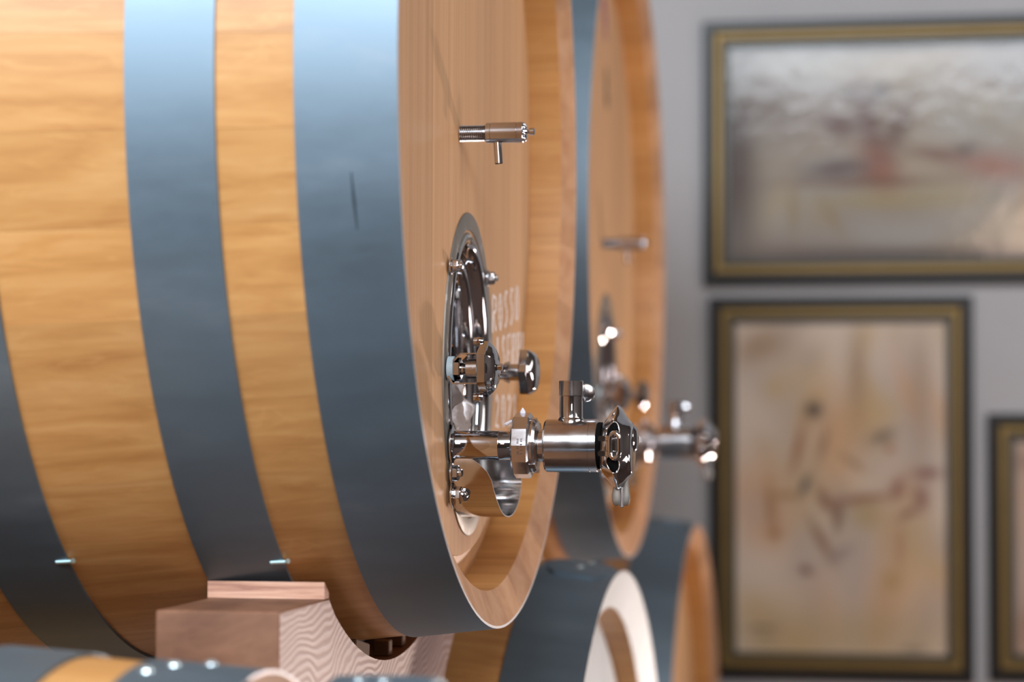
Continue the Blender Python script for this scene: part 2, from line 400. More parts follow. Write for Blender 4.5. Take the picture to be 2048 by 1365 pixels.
def fixtures(root, off):
    # ---------------- manhole
    bm = bmesh.new()
    ering(bm, [(0, HX-.003), (0, HX+.0018), (.001, HX+.0028), (.026, HX+.0028), (.0275, HX-.006), (.029, HX-.001), (.033, HX+.0035), (.039, HX+.005), (.045, HX+.003), (.050, HX-.003),
               (.053, HX-.012), (.055, HX-.020), (.058, HX-.022), (.061, HX-.017), (.066, HX-.0135), (.072, HX-.0145), (.077, HX-.020), (.080, HX-.030), (.081, HX-.046), (.081, HX-.06)])
    for f in bm.faces:
        cc = f.calc_center_median(); d = 1-math.hypot((cc.y-MY)/MA, (cc.z-MZ)/MB)
        f.material_index = 0 if d < .135 else 1
    mn = finish('manhole', bm, [M_PLATE, M_CHROME], root, loc=off, angle=50); mn['label'] = 'oval stainless steel manhole frame low on the barrel head'
    bm = bmesh.new()
    ering(bm, [(.078, HX-.054), (.085, HX-.050), (.10, HX-.046), (.12, HX-.050), (.15, HX-.056), (.185, HX-.060)], close=True)
    finish('door_panel', bm, M_CHROME, mn, angle=50)
    # bridge bar across the door, sloping out to the clamp bolt
    bm = bmesh.new()
    a, b = Vector((-.105, .075, -.235)), Vector((-.072, -.065, -.345))
    d = (b-a).normalized(); s = Vector((0, -.45, .9)).normalized(); s = (s-d*s.dot(d)).normalized(); nn = d.cross(s)
    for (u0, u1, v0, v1) in ((-.016, .016, -.002, .002), (-.018, -.014, -.006, .004), (.014, .018, -.006, .004)):
        q = [bm.verts.new(p+s*u+nn*v) for p in (a, b) for u, v in ((u0, v0), (u1, v0), (u1, v1), (u0, v1))]
        for f in ((0, 1, 2, 3), (7, 6, 5, 4), (0, 4, 5, 1), (1, 5, 6, 2), (2, 6, 7, 3), (3, 7, 4, 0)): bm.faces.new([q[i] for i in f])
    finish('bridge_bar', bm, M_SHEET, mn, smooth=False)
    # nuts round the plate
    hexnut('nut', (HX+.004, -.100, -.216), .0105, .010, mn, ph=.2, m=M_BRUSH, flange=.013)
    hexnut('nut', (HX+.006, .188, -.2145), .0105, .010, mn, ph=.4, m=M_BRUSH, flange=.0135)
    hexnut('nut', (HX+.006, -.100, -.519), .0115, .009, mn, ph=.5, m=M_BRUSH, flange=.0145)
    hexnut('nut', (HX+.006, -.052, -.505), .0105, .010, mn, ph=.1, m=M_BRUSH, flange=.0135)
    ac = hexnut('acorn_nut', (HX+.006, -.092, -.552), .0130, .012, mn, ph=.3, m=M_CHROME, flange=.020, dome=.012)
    bm = bmesh.new(); tube(bm, [(HX+.006, -.085, -.531), (HX+.034, -.085, -.533), (HX+.038, -.085, -.537)], [.0065, .0065, .004], 14)
    finish('latch_pin', bm, M_CHROME, mn)
    # crumpled clear film hanging in the recess
    bm = bmesh.new(); g = []
    for i in range(13):
        row = []
        for j in range(8):
            u, v = i/12, j/7-.5
            wv = .011*math.sin(v*11+u*5)+.007*math.sin(u*13+v*17)+.004*math.sin(u*31-v*9)
            wd = .026+.016*math.sin(u*math.pi)
            row.append(bm.verts.new((-.074+.012*u+wv, .002+v*wd*2.0, -.385-.085*u)))
        g.append(row)
    for i in range(12):
        for j in range(7): bm.faces.new((g[i][j], g[i][j+1], g[i+1][j+1], g[i+1][j]))
    fl = finish('plastic_film', bm, M_FILM, mn, angle=180); sb = fl.modifiers.new('s', 'SUBSURF'); sb.levels = sb.render_levels = 2; md = fl.modifiers.new('t', 'SOLIDIFY'); md.thickness = .0006
    fl['label'] = 'crumpled clear plastic film with a red mark'
    # ---------------- clamp knobs
    def knob(c, ph, x0, name, lab):
        bm = bmesh.new()
        hm = hexmod(.06, ph)
        lathe(bm, [(0, .030), (.001, .0385), (.0025, .0405), (.0135, .0405), (.0150, .0385)], 'X', (x0, c[0], c[1]), 96, mod=hm, cap=(True, False))
        def bl(a, t): k = max(0, min(1, (t-.0150)/.012)); return hm(a, t)*(1-k)+.95*k
        lathe(bm, [(.0150, .0385), (.020, .0355), (.0245, .030), (.0275, .022), (.029, .012), (.0293, .004)], 'X', (x0, c[0], c[1]), 96, mod=bl, cap=(False, True))
        bmesh.ops.remove_doubles(bm, verts=bm.verts, dist=.00005)
        o = finish(name, bm, M_CHROME, root, loc=off, angle=28); o['label'] = lab
        return o
    k1 = knob((-.1175, -.3675), math.pi/2, -.0174, 'clamp_knob', 'nearer six-sided polished clamp knob on the manhole')
    bm = bmesh.new(); lathe(bm, [(HX+.005, .0185), (HX+.014, .0185)], 'X', (0, -.1175, -.3675), 32); finish('washer', bm, M_WASHER, k1)['label'] = 'pale blue plastic washer'
    hexnut('nut', (-.0560, -.1175, -.3675), .0180, .012, k1, ph=math.pi/2, m=M_CHROME)
    bm = bmesh.new(); thread(bm, -.0560, -.034, .0085, (0, -.1175, -.3675), .0018); finish('threaded_bolt', bm, M_BRUSH, k1)
    bm = bmesh.new(); lathe(bm, [(-.0362, .0130), (-.0355, .0150), (-.0172, .0150)], 'X', (0, -.1175, -.3675), 40)
    lathe(bm, [(0, .0022), (.0010, .0022), (.0012, .0010)], 'Y', (-.0265, -.1175-.0158, -.3675), 12)
    finish('collar', bm, M_BRUSH, k1)
    bm = bmesh.new()                                                    # sheet yoke gripping the collar, bent at both ends
    for sz, L0 in ((1, -.040), (-1, -.052)):
        z0 = -.3675+sz*.0205
        pts = [(-.050 if sz > 0 else -.058, z0-sz*.010), (L0, z0), (-.0165, z0), (-.0165, z0+sz*.0022), (L0-.001, z0+sz*.0022), (-.053 if sz > 0 else -.061, z0-sz*.009)]
        prism(bm, [(p[0], p[1]) for p in pts], -.140, -.095, 'Y')
    finish('yoke', bm, M_CHROME, k1, smooth=False)
    for zz in (-.3275, -.4085):
        bm = bmesh.new(); lathe(bm, [(-.008, .006), (.0, .0065), (.006, .0050)], 'X', (-.0175, -.118, zz), 14); finish('set_screw', bm, M_CHROME, k1)
    bm = bmesh.new(); lathe(bm, [(.006, .004), (.0150, .004), (.0152, .0055), (.0178, .0055), (.0184, .0042)], 'X', (0, -.128, -.3655), 20)
    finish('set_screw', bm, M_CHROME, k1)
    k2 = knob((.200, -.3640), 0, -.0093, 'clamp_knob', 'farther six-sided polished clamp knob on the manhole')
    bm = bmesh.new()
    lathe(bm, [(HX-.0, .0155), (-.050, .0155), (-.049, .0130), (-.036, .0130), (-.0355, .0160), (-.0315, .0160), (-.031, .0175), (-.0285, .0175), (-.028, .0135), (-.0080, .0135)], 'X', (0, .200, -.3640), 36)
    finish('shaft', bm, M_CHROME, k2)
    bm = bmesh.new()
    for dz in (.010, -.004, -.012): lathe(bm, [(0, .0035), (.0006, .0035)], 'X', (.0180, .1965, -.3640+dz), 12)
    finish('pin_hole', bm, M_INK, k2)
    # ---------------- drip gutter below the outlet
    bm = bmesh.new(); sec = [(-.095, -.487), (-.097, -.495), (-.098, -.505), (-.098, -.517), (-.096, -.530)]
    sec += [(.016+.112*math.cos(a), -.530+.0565*math.sin(a)) for a in [math.pi+math.pi*k/30 for k in range(1, 30)]]
    sec += [(.128, -.530), (.130, -.515), (.130, -.500), (.130, -.487)]
    n = len(sec)-1
    near = [(-.487, HX+.008), (-.492, -.045), (-.498, -.031), (-.514, -.011), (-.530, -.003), (-.550, .001), (-.566, .003), (-.60, .004)]
    def lip(i):
        y, z = sec[i]
        if y > 0: return .004
        for (z0, x0), (z1, x1) in zip(near, near[1:]):
            if z1 <= z <= z0: return x0+(x1-x0)*(z-z0)/(z1-z0)
        return .004
    A, B = [], []
    for i in range(n+1):
        y, z = sec[i]; g = .0016; cy_, cz_ = .016, -.49
        for lst, g in ((A, 0), (B, .0016)):
            d = Vector((cy_-y, cz_-z)); d = d.normalized()*g
            lst.append([bm.verts.new((HX+.004+(lip(i)-HX-.004)*k/6, y+d.x, z+d.y)) for k in range(7)])
    for i in range(n):
        for k in range(6):
            bm.faces.new((A[i][k], A[i][k+1], A[i+1][k+1], A[i+1][k])); bm.faces.new((B[i][k], B[i+1][k], B[i+1][k+1], B[i][k+1]))
        f = bm.faces.new((A[i][6], B[i][6], B[i+1][6], A[i+1][6])); f.material_index = 1
    gt = finish('drip_gutter', bm, [M_SHEET, M_EDGE], root, loc=off, angle=40); gt['label'] = 'curved stainless steel drip gutter below the outlet'
    # ---------------- outlet valve
    vy, vz = -.089, -.4785
    bm = bmesh.new()
    lathe(bm, [(HX+.006, .030), (HX+.008, .030), (HX+.010, .0235), (HX+.014, .0212), (.0062, .0212), (.0070, .0217), (.0084, .0218), (.0093, .0212), (.032, .0212)], 'X', (0, vy, vz), 64)
    ov = finish('outlet_valve', bm, M_CHROME, root, loc=off, angle=40); ov['label'] = 'large stainless steel outlet valve with star-shaped cap'
    bm = bmesh.new()
    def m12(a, t):
        q = ((a) % (math.pi/6))-math.pi/12; return math.cos(math.pi/12)/math.cos(q)
    lathe(bm, [(.0290, .034), (.0296, .043), (.0325, .0478), (.0535, .0478), (.0560, .0445), (.0565, .0380)], 'X', (0, vy, vz), 96, ph=0, mod=m12)
    un = finish('union_nut', bm, M_BRUSH, ov, angle=14)
    bm = bmesh.new(); lathe(bm, [(.0555, .0400), (.0600, .0400), (.0640, .0370), (.0655, .0300), (.0660, .0245)], 'X', (0, vy, vz), 64)
    for k in range(6): box(bm, .056, .0645, vy-.004, vy+.004, vz+.030, vz+.041); bmesh.ops.rotate(bm, verts=bm.verts[-8:], cent=(0, vy, vz), matrix=Matrix.Rotation(k*math.pi/3+.3, 3, 'X'))
    finish('slotted_ring', bm, M_BRUSH, ov, angle=25)
    bm = bmesh.new(); lathe(bm, [(.0655, .0250), (.0665, .0240), (.0765, .0240)], 'X', (0, vy, vz), 64); finish('neck', bm, M_BRUSH, ov)
    bm = bmesh.new()
    lathe(bm, [(.0755, .024), (.0757, .0365), (.0785, .0385), (.1415, .0385), (.1418, .0379), (.1424, .0379), (.1427, .0385), (.1526, .0385), (.1532, .0375), (.1534, .033)], 'X', (0, vy, vz), 96)
    finish('valve_body', bm, M_BRUSH, ov, angle=30)
    bm = bmesh.new(); lathe(bm, [(.150, .0340), (.1590, .0340)], 'X', (0, vy, vz), 48); finish('gap_shade', bm, M_DARK, ov)  # near-black core painting the shade in the gap between body and cap
    # upward branch
    bx = .1130
    bm = bmesh.new(); lathe(bm, [(vz+.028, .0200), (vz+.0375, .0200), (vz+.0395, .0180), (vz+.042, .0170), (-.4070, .0168)], 'Z', (bx, vy, 0), 48)
    br = finish('branch_pipe', bm, M_CHROME, ov, angle=50)
    bm = bmesh.new(); lathe(bm, [(-.4066, .0150), (-.4064, .0178), (-.3850, .0178), (-.3843, .0172), (-.3843, .0155), (-.392, .0150)], 'Z', (bx, vy, 0), 48); finish('collar', bm, M_BRUSH, ov, angle=40)
    bm = bmesh.new(); lathe(bm, [(-.003, .011), (-.0015, .0135), (.003, .0135), (.005, .010)], 'Y', (bx+.0190, vy+.020, -.4015), 32); finish('side_cap', bm, M_BRUSH, ov, angle=40)
    # star cap
    bm = bmesh.new()
    def lob(a, t):
        k = max(0, 1-abs(t-.181)/.021); return 1-.10*k*(.5-.5*math.cos(6*(a-math.pi/2)))
    pr = [(.1565, .0310), (.1585, .0345), (.1610, .0385), (.1650, .0440), (.1700, .0500), (.1750, .0560), (.1790, .0608), (.1812, .0628), (.1835, .0622), (.1870, .0580), (.1920, .0505), (.1970, .0430), (.2010, .0385), (.2030, .0370), (.2037, .0340)]
    lathe(bm, pr, 'X', (0, vy, vz-.004), 144, mod=lob)
    cp = finish('star_cap', bm, M_CHROME, ov, angle=50)
    # side pockets: near-black almond patches painting the openings' shade, with a polished lip
    def skin(xx, zz, e):
        rr = .04
        for (xa, ra), (xb, rb) in zip(pr, pr[1:]):
            if xa <= xx <= xb: rr = ra+(rb-ra)*(xx-xa)/(xb-xa)
        dz = zz-(vz-.004); an = math.atan2(dz, -math.sqrt(max(1e-6, rr*rr-dz*dz))); rr *= lob(an, xx)
        return Vector((xx, vy-math.sqrt(max(1e-6, rr*rr-dz*dz))-e, zz))
    for zc, sg in ((vz+.0215, 1), (vz-.0265, -1)):
        bm = bmesh.new(); nn2 = 28; rg = []
        for q in (1, .8, .6, .4, .2, .05):
            row = []
            for i in range(nn2):
                a = 2*math.pi*i/nn2; u, v = .0088*q*math.cos(a)*(1-.30*sg*math.sin(a)), .0125*q*math.sin(a)
                row.append(skin(.1805+u+.002*sg*math.sin(a)*q, zc+v, .0016 if q == 1 else .0013))
            rg.append(row)
        tube(bm, rg[0], .0013, 8, closed=True)
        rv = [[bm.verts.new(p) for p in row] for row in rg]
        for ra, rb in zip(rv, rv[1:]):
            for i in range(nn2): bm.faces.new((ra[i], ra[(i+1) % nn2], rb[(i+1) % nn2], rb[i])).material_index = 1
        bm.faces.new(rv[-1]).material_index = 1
        finish('pocket', bm, [M_CHROME, M_DARK], ov, angle=60)
    # lugs and chain link
    bm = bmesh.new()
    for zz in (vz+.0105, vz-.0110):
        lathe(bm, [(zz-.0040, .0078), (zz-.0032, .0090), (zz+.0032, .0090), (zz+.0040, .0078)], 'Z', (.1765, vy-.0540, 0), 24)
        box(bm, .1600, .1780, vy-.0610, vy-.034, zz-.0038, zz+.0038, .0012)
    lathe(bm, [(vz-.012, .0036), (vz+.012, .0036)], 'Z', (.1745, vy-.0560, 0), 14)
    finish('lug', bm, M_CHROME, ov, angle=40)
    bm = bmesh.new(); pts = []
    for i in range(32):
        a = 2*math.pi*i/32; pts.append((.1850+.0070*math.cos(a), vy-.0640-.002*math.cos(a), vz+.0005+.0115*math.sin(a)+(.0065 if math.sin(a) > 0 else -.0065)))
    tube(bm, pts, .0037, 12, closed=True); finish('chain_link', bm, M_CHROME, ov)
    bm = bmesh.new(); lathe(bm, [(.198, .0200), (.2040, .0195), (.2075, .0160), (.2092, .009), (.2096, .002)], 'X', (0, vy+.016, vz+.010), 36); finish('cap_boss', bm, M_CHROME, ov)
    # wing bolt hanging below the cap
    bm = bmesh.new(); thread(bm, vz-.0890, vz-.0600, .0036, (.1875, vy-.006, 0), .0016, 14, .0007, 'Z'); finish('threaded_bolt', bm, M_BRUSH, ov)
    for dx, dy in ((-.0068, -.008), (.0062, -.003)):
        bm = bmesh.new(); ring = []
        prw = [(vz-.0865, .0010), (vz-.0850, .0042), (vz-.0790, .0066), (vz-.0710, .0066), (vz-.0630, .0052), (vz-.0540, .0044), (vz-.0400, .0044)]
        lathe(bm, prw, 'Z', (.1870+dx, vy+dy, 0), 20, ell=(1, .45)); finish('wing', bm, M_PLATE, ov, angle=60)
    # etched marks on the union nut (too small to read in the photograph)
    bm = bmesh.new(); rr = .0478*math.cos(math.pi/12)
    fa = -math.pi/12-math.pi                                            # a facet facing the camera
    for row, (cols_) in enumerate(((0, 1, 2, 4, 5, 7, 8), (0, 1, 3, 4, 6, 8))):
        for cc in cols_:
            zz = vz+.009-cc*.0026; x = .0405+row*.0052
            dz = zz-vz; an = math.pi+math.pi/12 if dz < 0 else math.pi-math.pi/12
            nrm = Vector((0, math.cos(an), math.sin(an)))
            yy = (rr+.00005-dz*math.sin(an))/math.cos(an)
            box(bm, x, x+.0030, vy+yy-.0001, vy+yy+.0002, zz-.0007, zz+.0007)
    finish('etched_marks', bm, M_INK, ov, smooth=False)
    # scraps of thread tape
    bm = bmesh.new(); lathe(bm, [(vz+.0455, .0035), (vz+.049, .0042), (vz+.0525, .0022), (vz+.055, .0006)], 'Z', (.0420, vy-.002, 0), 8, ell=(1, .5))
    tube(bm, [(.031, vy-.012, vz+.035), (.026, vy-.014, vz+.0345), (.020, vy-.014, vz+.031), (.0165, vy-.014, vz+.0305)], [.003, .0022, .0028, .0008], 7)
    finish('tape_scrap', bm, M_TAPE, ov)['label'] = 'white scraps of thread tape'
    # ---------------- sampling tap
    sy, sz = -.0134, -.0100
    bm = bmesh.new(); thread(bm, HX, -.0290, .0128, (0, sy, sz), .0030, 40, .0017)
    sp = finish('sampling_tap', bm, M_BRUSH, root, loc=off, angle=20); sp['label'] = 'small stainless steel sampling tap with short spout'
    bm = bmesh.new()
    lathe(bm, [(-.0300, .0118), (-.0280, .0130), (-.0265, .0156), (-.0205, .0158), (-.0200, .0150), (-.0195, .0150), (-.0190, .0158), (.0195, .0160), (.0198, .0154), (.0206, .0154), (.0210, .0160), (.0290, .0160), (.0300, .0150), (.0305, .010)], 'X', (0, sy, sz), 56)
    finish('tap_body', bm, M_BRUSH, sp, angle=30)
    bm = bmesh.new()
    for k in range(8):
        a = k*math.pi/4+.2; lathe(bm, [(.028, .0028), (.0325, .0024), (.0335, .0014)], 'X', (0, sy+.0115*math.cos(a), sz+.0115*math.sin(a)), 12)
    lathe(bm, [(.028, .0095), (.0345, .0085)], 'X', (0, sy, sz), 24); finish('turning_head', bm, M_CHROME, sp)
    bm = bmesh.new(); lathe(bm, [(.033, .0032), (.0375, .0030), (.0385, .0055), (.0455, .0058), (.0462, .0045)], 'X', (0, sy, sz+.0012), 24); finish('tap_pin', bm, M_CHROME, sp, angle=40)
    bm = bmesh.new(); tube(bm, [(-.0105, sy, sz-.010), (-.0100, sy, sz-.020), (-.0082, sy, sz-.0460)], .0062, 24, caps=False)
    tube(bm, [(-.0082, sy, sz-.0459), (-.00815, sy, sz-.0462)], .0052, 20)
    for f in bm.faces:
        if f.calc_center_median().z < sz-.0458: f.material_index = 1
    finish('spout', bm, [M_CHROME, M_DARK], sp, angle=40)

# strokes for handwriting on the head: lists of (u, v) with u to the right, v up
GL = {'R': [[(0, 0), (0, 1)], [(0, 1), (.6, .95), (.65, .6), (.1, .5), (.7, 0)]],
      'O': [[(.36+.28*math.sin(k*.6283), .5+.5*math.cos(k*.6283)) for k in range(11)]],
      'S': [[(.6, .95), (.3, 1), (.1, .75), (.5, .45), (.55, .15), (.1, 0)]],
      'I': [[(.2, 1), (.2, 0)]], 'E': [[(.6, 1), (.1, 1), (.1, 0), (.6, 0)], [(.1, .5), (.5, .5)]],
      '2': [[(.05, .8), (.3, 1), (.6, .8), (.1, 0), (.65, .02)]],
      '0': [[(.36+.28*math.sin(k*.6283), .5+.5*math.cos(k*.6283)) for k in range(11)]],
      '1': [[(.1, .8), (.35, 1), (.35, 0)]]}
def writing(root, off, text, y0, y1, z0, z1, slant=0, name='chalk_letter', m=None, r=.0032):
    n = len(text); cw = (y1-y0)/n
    for i, ch in enumerate(text):
        bm = bmesh.new()
        for st in GL.get(ch, []):
            pts = []
            for (a, b), (c, d) in zip(st, st[1:]):
                for k in range(5):
                    pts.append((a+(c-a)*k/5, b+(d-b)*k/5))
            pts.append(st[-1])
            P = [(HX+.0008, y0+cw*(i+.05+u*.85), z0+(z1-z0)*v+slant*(i+u)+.0015*math.sin(9*u+i)) for u, v in pts]
            vs = []
            for k, p in enumerate(P):
                q0, q1 = Vector(P[max(k-1, 0)]), Vector(P[min(k+1, len(P)-1)]); t = (q1-q0).normalized(); sd = Vector((1, 0, 0)).cross(t)*r*(.8+.3*math.sin(k*1.7))
                sd.y *= 1.6
                vs.append((bm.verts.new(Vector(p)-sd), bm.verts.new(Vector(p)+sd)))
            for A, B in zip(vs, vs[1:]): bm.faces.new((A[0], A[1], B[1], B[0]))
        o = finish(name, bm, m or M_CHALK, root, smooth=False, loc=off); o['label'] = 'white chalk letter'
        md = o.modifiers.new('t', 'SOLIDIFY'); md.thickness = .0006; md.offset = 0

# ------------------------------------------------------------------ upper barrels
HOOPS = [(0, .1234), (.2183, .3262), (.4972, .605)]
b1, off, hs = make_barrel('wine_barrel', (0, 0, 0), .75, HOOPS, 'large oak barrel in front, nearest the camera, with sharp steel taps on its head', 'upper row of large barrels',
                          hole=(MY, MZ, MA-.030, MB-.030))
# dark scratch down the front hoop
bm = bmesh.new(); q = []
for k in range(9):
    z = -.150-.068*k/8; s_ = .0575-.0035*k/8; r = prof_r(s_, .75)+.0042; hw = .0022*(1-abs(k-4)/6)
    q.append([bm.verts.new((-s_+d, -math.sqrt(r*r-z*z), z)) for d in (-hw, hw)])
for a, b in zip(q, q[1:]): bm.faces.new((a[0], a[1], b[1], b[0]))
finish('scratch', bm, plain('dark_scratch', (.03, .045, .06), .6), hs[0], smooth=False)
# nails that stop the hoops from slipping
def nail(hoop, x, y, z):
    bm = bmesh.new(); tube(bm, [(x-.013, y, z), (x+.008, y-.001, z+.001), (x+.012, y-.003, z+.002)], [.0030, .0028, .0036], 10); finish('nail', bm, M_ZINC, hoop)
def onskin(s, z, R=.75):
    r = prof_r(s, R)+.004; return -s, -math.sqrt(r*r-z*z), z
x, y, z = onskin(.222, -.632); nail(hs[1], x, y-.001, z)
x, y, z = onskin(.500, -.632); nail(hs[2], x, y-.001, z)
fixtures(b1, off)
def copy_tree(o, parent=None):
    c = o.copy(); C.objects.link(c); c.parent = parent
    for ch in list(o.children): copy_tree(ch, c)
    return c
b2 = copy_tree(b1); b2.location = (-.0506, 2.0209, b1.location.z)
b2['label'] = 'large oak barrel behind the front one, its head and taps out of focus'
writing(b1, off, 'ROSSO', .262, .535, -.298, -.240, .007)
writing(b1, off, 'ISERRI', .300, .600, -.362, -.305, .004)
writing(b1, off, '2021', .288, .520, -.450, -.400, .002)
# marks on the second head
bm = bmesh.new()
for (yy, zz, a, b) in ((.060, .372, .022, .040), (.054, .405, .014, .020), (.070, .342, .020, .022)):
    lathe(bm, [(HX, 1), (HX+.0006, 1)], 'X', (0, yy, zz), 24, ell=(a, b))
o = finish('burnt_stamp', bm, M_STAMP, b2, loc=off, smooth=False); o['label'] = 'dark oval stamp mark high on the barrel head'
bm = bmesh.new()
for k, (yy, zz) in enumerate(((-.010, .58), (.012, .55), (.026, .52))):
    tube(bm, [(HX+.0003, yy-.012, zz+.03), (HX+.0003, yy+.010, zz+.005), (HX+.0003, yy-.004, zz-.02), (HX+.0003, yy+.016, zz-.035)], .004, 6)
o = finish('marker_scribble', bm, M_PURPLE, b2, loc=off); o['label'] = 'purple marker scribble'

# ------------------------------------------------------------------ lower barrels
LH = [(0, .142), (.205, .315), (.50, .61)]
def lower(loc, R, label, mh=None, mc=None, ms=None, plate=None, extra=None, hoops=LH, bev=0, n=46):
    root, of, hs_ = make_barrel('wine_barrel', (loc[0], loc[1], loc[2]-R), R, hoops, label, 'lower row of large barrels', n=n, mh=mh, mc=mc, ms=ms, bev=bev)
    if plate:
        # riveted lap joint of the front hoop: a raised plate with bevelled corners lying on the hoop
        bm = bmesh.new(); s0, s1, a0, a1 = plate; K = 10; top = []; bot = []
        for i in range(K+1):
            a = a0+(a1-a0)*i/K; e = min(i, K-i)/K*1.0; c = max(0, .018-e*.12)
            rowt = []; rowb = []
            for k in range(5):
                s = (s0+c)+((s1-c)-(s0+c))*k/4; r = prof_r(s, R)+.004
                rowt.append(bm.verts.new((-s, (r+.005)*math.sin(a), (r+.005)*math.cos(a)))); rowb.append(bm.verts.new((-s, r*math.sin(a), r*math.cos(a))))
            top.append(rowt); bot.append(rowb)
        for i in range(K):
            for k in range(4):
                bm.faces.new((top[i][k], top[i][k+1], top[i+1][k+1], top[i+1][k])); bm.faces.new((bot[i][k], bot[i+1][k], bot[i+1][k+1], bot[i][k+1]))
            for k in (0, 4): bm.faces.new((top[i][k], top[i+1][k], bot[i+1][k], bot[i][k]))
        for i in (0, K):
            for k in range(4): bm.faces.new((top[i][k], top[i][k+1], bot[i][k+1], bot[i][k]))
        finish('lap_joint', bm, M_HOOP, hs_[0], angle=25)
    return root, of, hs_
def rivet(hoop, R, s, a, size=.008, h=.004, base=.009):
    r = prof_r(s, R)+base; bm = bmesh.new()
    lathe(bm, [(0, size), (h*.5, size*.9), (h*.85, size*.55), (h, size*.1)], 'Z', (0, 0, 0), 16)
    bmesh.ops.transform(bm, matrix=Matrix.Rotation(-a, 4, 'X'), verts=bm.verts)
    bmesh.ops.translate(bm, vec=(-s, r*math.sin(a), r*math.cos(a)), verts=bm.verts)
    finish('rivet', bm, M_RIVET, hoop, angle=60)
RA = .88
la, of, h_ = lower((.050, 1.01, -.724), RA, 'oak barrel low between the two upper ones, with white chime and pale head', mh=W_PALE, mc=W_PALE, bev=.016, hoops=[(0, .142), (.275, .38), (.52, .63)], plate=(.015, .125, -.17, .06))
rivet(h_[0], RA, .070, -.085, .010); rivet(h_[0], RA, .060, .005, .010)
RB = .80
lb, of, h_ = lower((.012, 3.03, -.712), RB, 'oak barrel low at the back beside the picture wall, dark hoop and orange rim', plate=(.02, .12, -.05, .10))
rivet(h_[0], RB, .07, .0, .012)
RF = .45
lf, offf, h_ = lower((-.088, -1.01, -.7175), RF, 'oak barrel low in the front left corner, only its top in view', n=26, hoops=[(0, .128), (.205, .30), (.55, .64)])
for s, a in ((.092, -.03), (.062, .05), (.108, -.125)): rivet(h_[0], RF, s, a, .0085, .005, .004)
# curved steel bracket standing out in front of that head, with two rivets
bm = bmesh.new(); n = 20; R3 = .17; A = []
for i in range(n+1):
    a = -1.2+2.4*i/n
    A.append([bm.verts.new((x, .03+R3*math.sin(a), RF-.0065-R3+R3*math.cos(a)+dz)) for x, dz in ((.075, 0), (.10, .0012), (.155, .0012), (.185, 0), (.185, -.006), (.075, -.006))])
for p, q in zip(A, A[1:]):
    for k in range(6): bm.faces.new((p[k], p[(k+1) % 6], q[(k+1) % 6], q[k]))
bm.faces.new(A[0]); bm.faces.new(A[-1][::-1])
for yy in (.14, -.08): box(bm, -.07, .10, yy-.012, yy+.012, RF-.115, RF-.100)
bk = finish('steel_bracket', bm, M_HOOP, lf, loc=offf, angle=35); bk['label'] = 'curved blue-grey steel band with two bright rivets'
for xx in (.108, .135):
    bm = bmesh.new(); lathe(bm, [(0, .0075), (.002, .007), (.004, .004), (.0045, .0008)], 'Z', (xx, .0, RF-.0085), 16); finish('rivet', bm, M_RIVET, bk)

# ------------------------------------------------------------------ cradles
def arcpts(cy, cz, r, ya, yb, n=24):
    out = []
    for i in range(n+1):
        y = ya+(yb-ya)*i/n; out.append((y, cz-math.sqrt(max(0, r*r-(y-cy)**2))))
    return out
def cradle(xc0, xc1, ybar, label, R=.799, left=(.50, -1.1675), right=(.975, -1.604), group='cradle beams under the upper barrels'):
    ya = .407
    top = [(-.652, -.682), (-ya, -.682)]+arcpts(0, 0, R, -ya, ya)[1:-1]+[(ya, -.682), (.462, -.682)]
    bot = []
    rl, cl = left[0], (-1.01, left[1]); rr, cr = right[0], (1.01, right[1])
    for i in range(17):
        y = .462-(.462+.652)*i/16
        zl = cl[1]+math.sqrt(max(0, rl*rl-(y-cl[0])**2)) if abs(y-cl[0]) < rl else -9
        zr = cr[1]+math.sqrt(max(0, rr*rr-(y-cr[0])**2)) if abs(y-cr[0]) < rr else -9
        bot.append((y, max(zl, zr, -1.05)))
    poly = top+bot
    bm = bmesh.new()
    f0, f1, s = prism(bm, poly, xc0, xc1, 'X')
    f1.material_index = 1; f0.material_index = 1
    bmesh.ops.bevel(bm, geom=[e for e in bm.edges if (abs(e.verts[0].co.x-e.verts[1].co.x) < 1e-6 and e.verts[0].co.z > -.69 and e.verts[1].co.z > -.69) or (abs(e.verts[0].co.y+.652) < 1e-5 and abs(e.verts[1].co.y+.652) < 1e-5)], offset=.002, segments=1, affect='EDGES')
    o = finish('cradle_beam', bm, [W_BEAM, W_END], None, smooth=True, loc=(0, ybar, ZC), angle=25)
    return tag(o, label, 'wooden beam', group)
def wedge(x0, x1, ybar, label):
    bm = bmesh.new(); prism(bm, [(-.432, -.6815), (-.408, -.6815), (-.408, -.674), (-.432, -.6590)], x0, x1, 'X')
    o = finish('wedge', bm, W_WEDGE, None, smooth=False, loc=(0, ybar, ZC)); return tag(o, label, 'wedge', 'wedges between beam and barrel')
cradle(-.326, -.167, 0, 'sawn spruce cradle beam under the front barrel, its pink end in view')
cradle(-1.70, -1.54, 0, 'rear cradle beam under the front barrel, mostly in shadow')
cradle(-.376, -.217, 2.0209, 'spruce cradle beam under the second barrel, behind the front one', left=(1.0, -1.604), right=(.92, -1.512))
cradle(-1.75, -1.59, 2.0209, 'rear cradle beam under the second barrel, hidden at the far left', left=(1.0, -1.604), right=(.92, -1.512))
wedge(-.327, -.1665, 0, 'flat pinkish wedge board lying on the front cradle beam')
wedge(-.377, -.210, 2.0209, 'wedge board lying on the second barrel\'s cradle beam')
